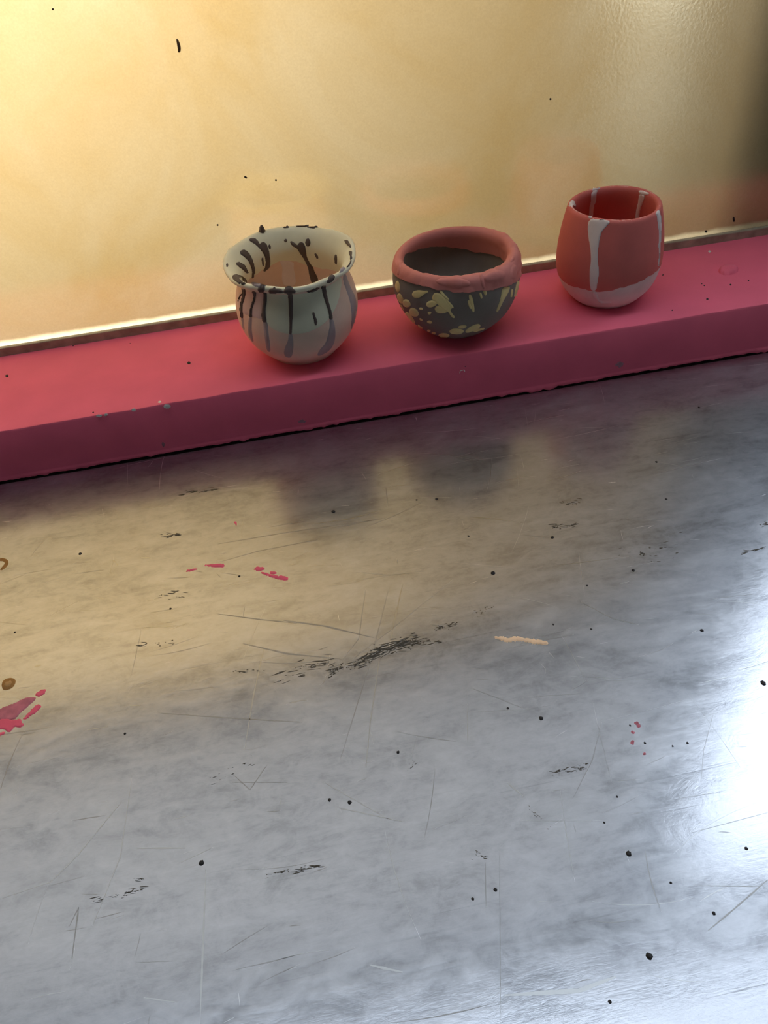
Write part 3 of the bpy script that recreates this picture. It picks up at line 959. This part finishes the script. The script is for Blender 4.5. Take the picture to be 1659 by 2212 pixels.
# black specks of dried paint (pixel position, radius in pixels)
specks = [(173, 1196, 4), (1065, 1238, 6), (1169, 1552, 5), (1358, 1844, 6), (1403, 2066, 7), (435, 1864, 6), (755, 1733, 5), (1649, 1476, 6), (712, 1728, 4),
          (1070, 1922, 4.5), (1021, 1942, 3.5), (368, 1315, 3), (517, 1245, 3), (32, 1366, 2.5), (1012, 1158, 3), (1516, 1362, 4), (1368, 1232, 4), (1193, 1161, 4), (860, 1625, 4),
          (1277, 1359, 2.5), (1195, 1349, 2.5), (1485, 1605, 3), (1361, 1567, 2.5), (943, 1078, 3.5), (900, 1080, 2.5), (1439, 1078, 3), (720, 1105, 5), (1542, 1973, 4), (1612, 1833, 4),
          (1449, 1907, 3), (1305, 1777, 2.5), (1333, 1721, 2.5), (1418, 998, 3), (1510, 880, 3), (270, 1585, 3), (1097, 1530, 3), (1453, 1612, 2.5), (1268, 1265, 2.5), (1317, 2164, 4), (1393, 1605, 3)]
for px, py, r in specks:
    P = on_plane(px, py, 2, 0)
    rr = r * 0.00030 * (P - CAM).length / 0.62
    bm = bmesh.new()
    bmesh.ops.create_icosphere(bm, subdivisions=2, radius=1)
    s = random.random() * 50
    for v in bm.verts:
        k = 1 + .35 * noise.noise(v.co * 1.3 + Vector((s, s, 0)))
        v.co = P + Vector((v.co.x * rr * k, v.co.y * rr * k * 1.1, max(-.1, v.co.z) * rr * .45 * k))
    me = bpy.data.meshes.new('paint_speck')
    bm.to_mesh(me)
    bm.free()
    link('paint_speck', me, MAT['grit'], table)

# dark scuffs: many small flecks drawn out along a rub line
def flecks(name, spans, mat, parent, seed):
    rnd = random.Random(seed)
    V, Fc = [], []
    for (x0, y0, x1, y1, wid, n, ln) in spans:
        for _ in range(int(n * 2.6)):
            t = rnd.random()
            cx_ = x0 + (x1 - x0) * t + rnd.gauss(0, 2)
            cy_ = y0 + (y1 - y0) * t + rnd.gauss(0, wid)
            ang = math.atan2(y1 - y0, x1 - x0) + rnd.gauss(0, .12)
            l = ln * (0.12 + 1.1 * rnd.random() ** 2)
            w = 0.3 + 0.9 * rnd.random() ** 1.5
            pts = []
            for k in range(8):
                a = 2 * math.pi * k / 8
                q = 0.7 + .6 * rnd.random()
                dx, dy = l * math.cos(a) * q, w * math.sin(a) * q
                pts.append((cx_ + dx * math.cos(ang) - dy * math.sin(ang), cy_ + dx * math.sin(ang) + dy * math.cos(ang)))
            k0 = len(V)
            for p in pts:
                P = on_plane(p[0], p[1], 2, 0.00006)
                V.append(P)
            c = on_plane(cx_, cy_, 2, 0.0002)
            V.append(c)
            for k in range(8):
                Fc.append((k0 + 8, k0 + (k + 1) % 8, k0 + k))
    o = mesh(name, V, Fc, mat, parent)
    o['kind'] = 'stuff'
    return o
flecks('scuff_marks', [
    (712, 1455, 740, 1440, 4, 26, 5), (750, 1440, 800, 1428, 4, 22, 8), (780, 1425, 880, 1386, 5, 60, 12), (800, 1410, 900, 1382, 8, 36, 14), (880, 1390, 950, 1385, 5, 12, 8),
    (940, 1358, 985, 1346, 3, 20, 5), (1020, 1325, 1070, 1312, 6, 7, 4), (645, 1440, 680, 1438, 3, 7, 5), (600, 1460, 720, 1430, 8, 14, 14),
    (350, 1158, 385, 1155, 2, 10, 8), (1190, 1140, 1245, 1132, 3, 10, 9), (1215, 1085, 1250, 1086, 3, 6, 6), (1385, 1196, 1392, 1200, 3, 6, 5), (1190, 1668, 1270, 1655, 4, 20, 5),
    (575, 1890, 700, 1868, 3, 14, 12), (200, 1946, 320, 1918, 3, 12, 12), (290, 1900, 312, 1900, 2, 5, 7), (1330, 1200, 1480, 1180, 10, 8, 6), (1600, 1195, 1655, 1182, 2, 8, 9), (1640, 1135, 1659, 1132, 3, 6, 6),
    (500, 1450, 580, 1448, 3, 5, 8), (340, 1283, 400, 1288, 4, 6, 8), (300, 1395, 380, 1385, 4, 6, 7), (440, 1690, 560, 1640, 10, 6, 4), (880, 1660, 900, 1645, 3, 5, 4), (390, 1065, 470, 1058, 3, 9, 7),
    (1140, 1745, 1190, 1790, 5, 4, 5), (1010, 1845, 1050, 1850, 4, 6, 6)], MAT['scuff'], table, 3)

# hairline scratches in the sheet metal
def scratches(name, lines, mat, parent):
    V, Fc = [], []
    rnd = random.Random(5)
    for pts, w in lines:
        dn = []
        for a, b in zip(pts, pts[1:]):
            n = max(2, int(math.hypot(b[0] - a[0], b[1] - a[1]) / 12))
            for i in range(n):
                dn.append((a[0] + (b[0] - a[0]) * i / n, a[1] + (b[1] - a[1]) * i / n))
        dn.append(pts[-1])
        for i, p in enumerate(dn):
            q = dn[min(i + 1, len(dn) - 1)]
            o = dn[max(i - 1, 0)]
            dx, dy = q[0] - o[0], q[1] - o[1]
            l = math.hypot(dx, dy) + 1e-9
            nx, ny = -dy / l, dx / l
            ww = 0.7 * w * (0.35 + 0.65 * math.sin(math.pi * (i + .5) / len(dn))) * (0.7 + .6 * rnd.random())
            V.append(on_plane(p[0] + nx * ww, p[1] + ny * ww, 2, 0.00004))
            V.append(on_plane(p[0] - nx * ww, p[1] - ny * ww, 2, 0.00004))
            if i:
                k = len(V) - 4
                Fc.append((k, k + 1, k + 3, k + 2))
    o = mesh(name, V, Fc, mat, parent)
    o['kind'] = 'stuff'
    return o
def hairlines(name, n, mat, parent, seed, wmax):
    rnd = random.Random(seed)
    V, Fc = [], []
    for _ in range(n):
        x, y = rnd.uniform(-.40, .55), -rnd.uniform(.004, .52)
        r_ = rnd.random()
        ang = math.radians(rnd.gauss(2, 9) if r_ < .62 else (rnd.gauss(-16, 8) if r_ < .84 else rnd.gauss(82, 14)))
        ln = .005 + .05 * rnd.random() ** 3
        bend = rnd.gauss(0, .10)
        w = wmax * (.25 + .75 * rnd.random() ** 2)
        m = 7
        for k in range(m + 1):
            t = k / m - .5
            a = ang + bend * t
            px, py = x + ln * t * math.cos(a), min(-.002, y + ln * t * math.sin(a))
            ww = w * math.sin(math.pi * (k + .3) / (m + .6)) * (.6 + .8 * rnd.random())
            V += [(px - ww * math.sin(a), py + ww * math.cos(a), .00003), (px + ww * math.sin(a), py - ww * math.cos(a), .00003)]
            if k:
                q = len(V) - 4
                Fc.append((q + 1, q + 3, q + 2, q))
    o = mesh(name, V, Fc, mat, parent)
    o['kind'] = 'stuff'
    return o
scr_d, nt, N, L, p = new_mat('dark_scratch_metal')
p.inputs['Base Color'].default_value = (0.30, 0.295, 0.285, 1)
p.inputs['Metallic'].default_value = 0.8
p.inputs['Roughness'].default_value = 0.42
scr_l, nt, N, L, p = new_mat('bright_scratch_metal')
p.inputs['Base Color'].default_value = (0.43, 0.43, 0.42, 1)
p.inputs['Metallic'].default_value = 1.0
p.inputs['Roughness'].default_value = 0.30
scratches('dark_scratches', [
    ([(612, 1340), (700, 1352), (810, 1378)], 2.2), ([(470, 1326), (560, 1338), (640, 1346)], 1.8), ([(525, 1390), (620, 1412), (740, 1424)], 2.2), ([(840, 1270), (800, 1430), (735, 1640)], 1.0),
    ([(790, 1270), (775, 1380), (720, 1450)], .8), ([(980, 1250), (870, 1340), (690, 1480)], .6), ([(470, 1215), (560, 1190), (690, 1165)], .8), ([(470, 1175), (620, 1150), (830, 1120)], .9),
    ([(1079, 1840), (1080, 2000), (1082, 2212)], 1.0), ([(1048, 1860), (1050, 1960)], 1.5), ([(500, 1670), (540, 1706), (575, 1655)], 1.4), ([(500, 1690), (620, 1690)], 1.0), ([(345, 1540), (480, 1550), (650, 1560)], 1.4),
    ([(1235, 1490), (1270, 1470)], 1.0), ([(1170, 1435), (1178, 1445), (1178, 1455)], 1.0), ([(1300, 1560), (1280, 1640), (1240, 1720)], 1.4), ([(1540, 1545), (1520, 1620), (1514, 1690)], .7), ([(150, 2000), (170, 1960), (155, 2070)], 2.0),
    ([(1530, 2010), (1590, 1960), (1659, 1900)], 3.0), ([(1490, 1800), (1659, 1755)], .8), ([(1020, 1487), (1080, 1510), (1130, 1530)], .7), ([(725, 1140), (820, 1120)], .7), ([(1100, 1400), (1240, 1370)], 1.0)], scr_d, table)
scratches('bright_scratches', [
    ([(570, 1400), (548, 1500), (528, 1620)], 2.0), ([(445, 1880), (440, 2000), (432, 2212)], 3.0), ([(0, 1942), (110, 1905), (170, 1845), (260, 1735)], 1.6), ([(680, 1132), (760, 1120), (820, 1102)], 1.2), ([(1255, 1300), (1320, 1335), (1380, 1350)], 1.2),
    ([(820, 1420), (800, 1560), (790, 1660)], 2.0), ([(870, 1260), (840, 1400)], 2.0), ([(285, 1680), (260, 1850), (200, 2000)], 1.4), ([(1090, 2150), (1250, 2140), (1330, 2110)], 7.0), ([(700, 1690), (840, 1770)], 1.6),
    ([(295, 1832), (400, 1832)], 3.0), ([(730, 1745), (870, 1775)], 2.0), ([(800, 2085), (870, 2100)], 4.0), ([(310, 2155), (380, 2165)], 2.5), ([(1010, 1520), (1010, 1600)], 1.2), ([(245, 1210), (255, 1222)], 1.6), ([(305, 1205), (325, 1205)], 1.6),
    ([(75, 1440), (88, 1437)], 2.0), ([(280, 1524), (302, 1524)], 1.6), ([(1095, 1690), (1130, 1720)], 2.4), ([(1490, 1560), (1659, 1500)], .8)], scr_l, table)

hairlines('dark_hairline_scratches', 420, scr_d, table, 11, .00028)
hairlines('bright_hairline_scratches', 340, scr_l, table, 12, .00026)
# ------------------------------------------------------------------ marks on the sill
for poly in [ell(T and (lambda *p: list(p)), 289, 886, 4, 3), ell(lambda *p: list(p), 361, 878, 7, 4), ell(lambda *p: list(p), 214, 898, 6, 2), ell(lambda *p: list(p), 229, 896, 3, 2),
             ell(lambda *p: list(p), 345, 868, 3, 2), ell(lambda *p: list(p), 1533, 543, 3, 1.5)]:
    patch('paint_chip', poly, cast_sill, MAT['chip'], sill, thick=.00015, width=2, step=1.5, jit=1.2)
for poly in [[(640, 912), (652, 905), (664, 909), (655, 915)], [(1325, 788), (1338, 780), (1350, 785), (1340, 796)], [(348, 960), (352, 952), (358, 962), (352, 970)], [(1190, 838), (1200, 832), (1206, 838), (1195, 845)]]:
    patch('paint_chip', poly, cast_sill, MAT['worn'], sill, thick=.00015, width=2, step=1.5, jit=2.5, grow=-.5, smooth_it=1)
for px, py, r in [(408, 784, 4), (15, 812, 4), (201, 891, 2.5), (1432, 594, 2.5), (1516, 613, 2), (1521, 617, 2), (1528, 646, 3), (1452, 670, 2), (1489, 655, 1.5), (1617, 606, 2), (281, 742, 1.5), (1578, 615, 2.5), (1005, 792, 1.5), (158, 747, 2)]:
    patch('dirt_speck', ell(lambda *p: list(p), px, py, r, r * .8), cast_sill, MAT['grit'], sill, thick=.0004, width=2, step=1.0, jit=.8, grow=-.2)
patch('paint_blister', ell(lambda *p: list(p), 1573, 584, 21, 10, -4), cast_sill, MAT['pink'], sill, thick=.0032, width=10, step=2.2, jit=1.5)
# little wire staple in the sill's front face
def staple():
    V, Fc = [], []
    pts = [(993, 806), (994, 801), (1003, 799), (1004, 803)]
    for a, b in zip(pts, pts[1:]):
        A_, B_ = on_plane(*a, 1, -.0003), on_plane(*b, 1, -.0003)
        d = (B_ - A_).normalized()
        s = d.cross(Vector((0, 1, 0))).normalized() * .00022
        t = Vector((0, -.00022, 0))
        k = len(V)
        for P in (A_, B_):
            V.extend([P + s, P + t, P - s, P - t])
        for j in range(4):
            Fc.append((k + j, k + (j + 1) % 4, k + 4 + (j + 1) % 4, k + 4 + j))
    mesh('staple', V, Fc, MAT['chip'], sill)
staple()

# ------------------------------------------------------------------ flecks stuck on the golden pane
husk = patch('dried_husk', [(381, 83), (384, 86), (388, 95), (390, 104), (389, 112), (385, 113), (385, 106), (383, 96)], cast_pane, MAT['husk'], None, thick=.0010, width=4, step=1.6)
tag(husk, 'thin curved brown husk stuck high on the golden frosted pane', 'debris')
for poly in [[(527, 382), (530, 381), (534, 384), (531, 385)], [(1583, 470), (1586, 469), (1587, 478), (1584, 479)], ell(lambda *p: list(p), 1189, 214, 1.5, 1.5), ell(lambda *p: list(p), 596, 389, 1.3, 1.3),
             ell(lambda *p: list(p), 1525, 500, 2, 2), ell(lambda *p: list(p), 114, 20, 1.5, 1.5), ell(lambda *p: list(p), 470, 486, 1.2, 1.2)]:
    patch('dirt_speck', poly, cast_pane, MAT['grit'], w1, thick=.0004, width=2, step=1.2)
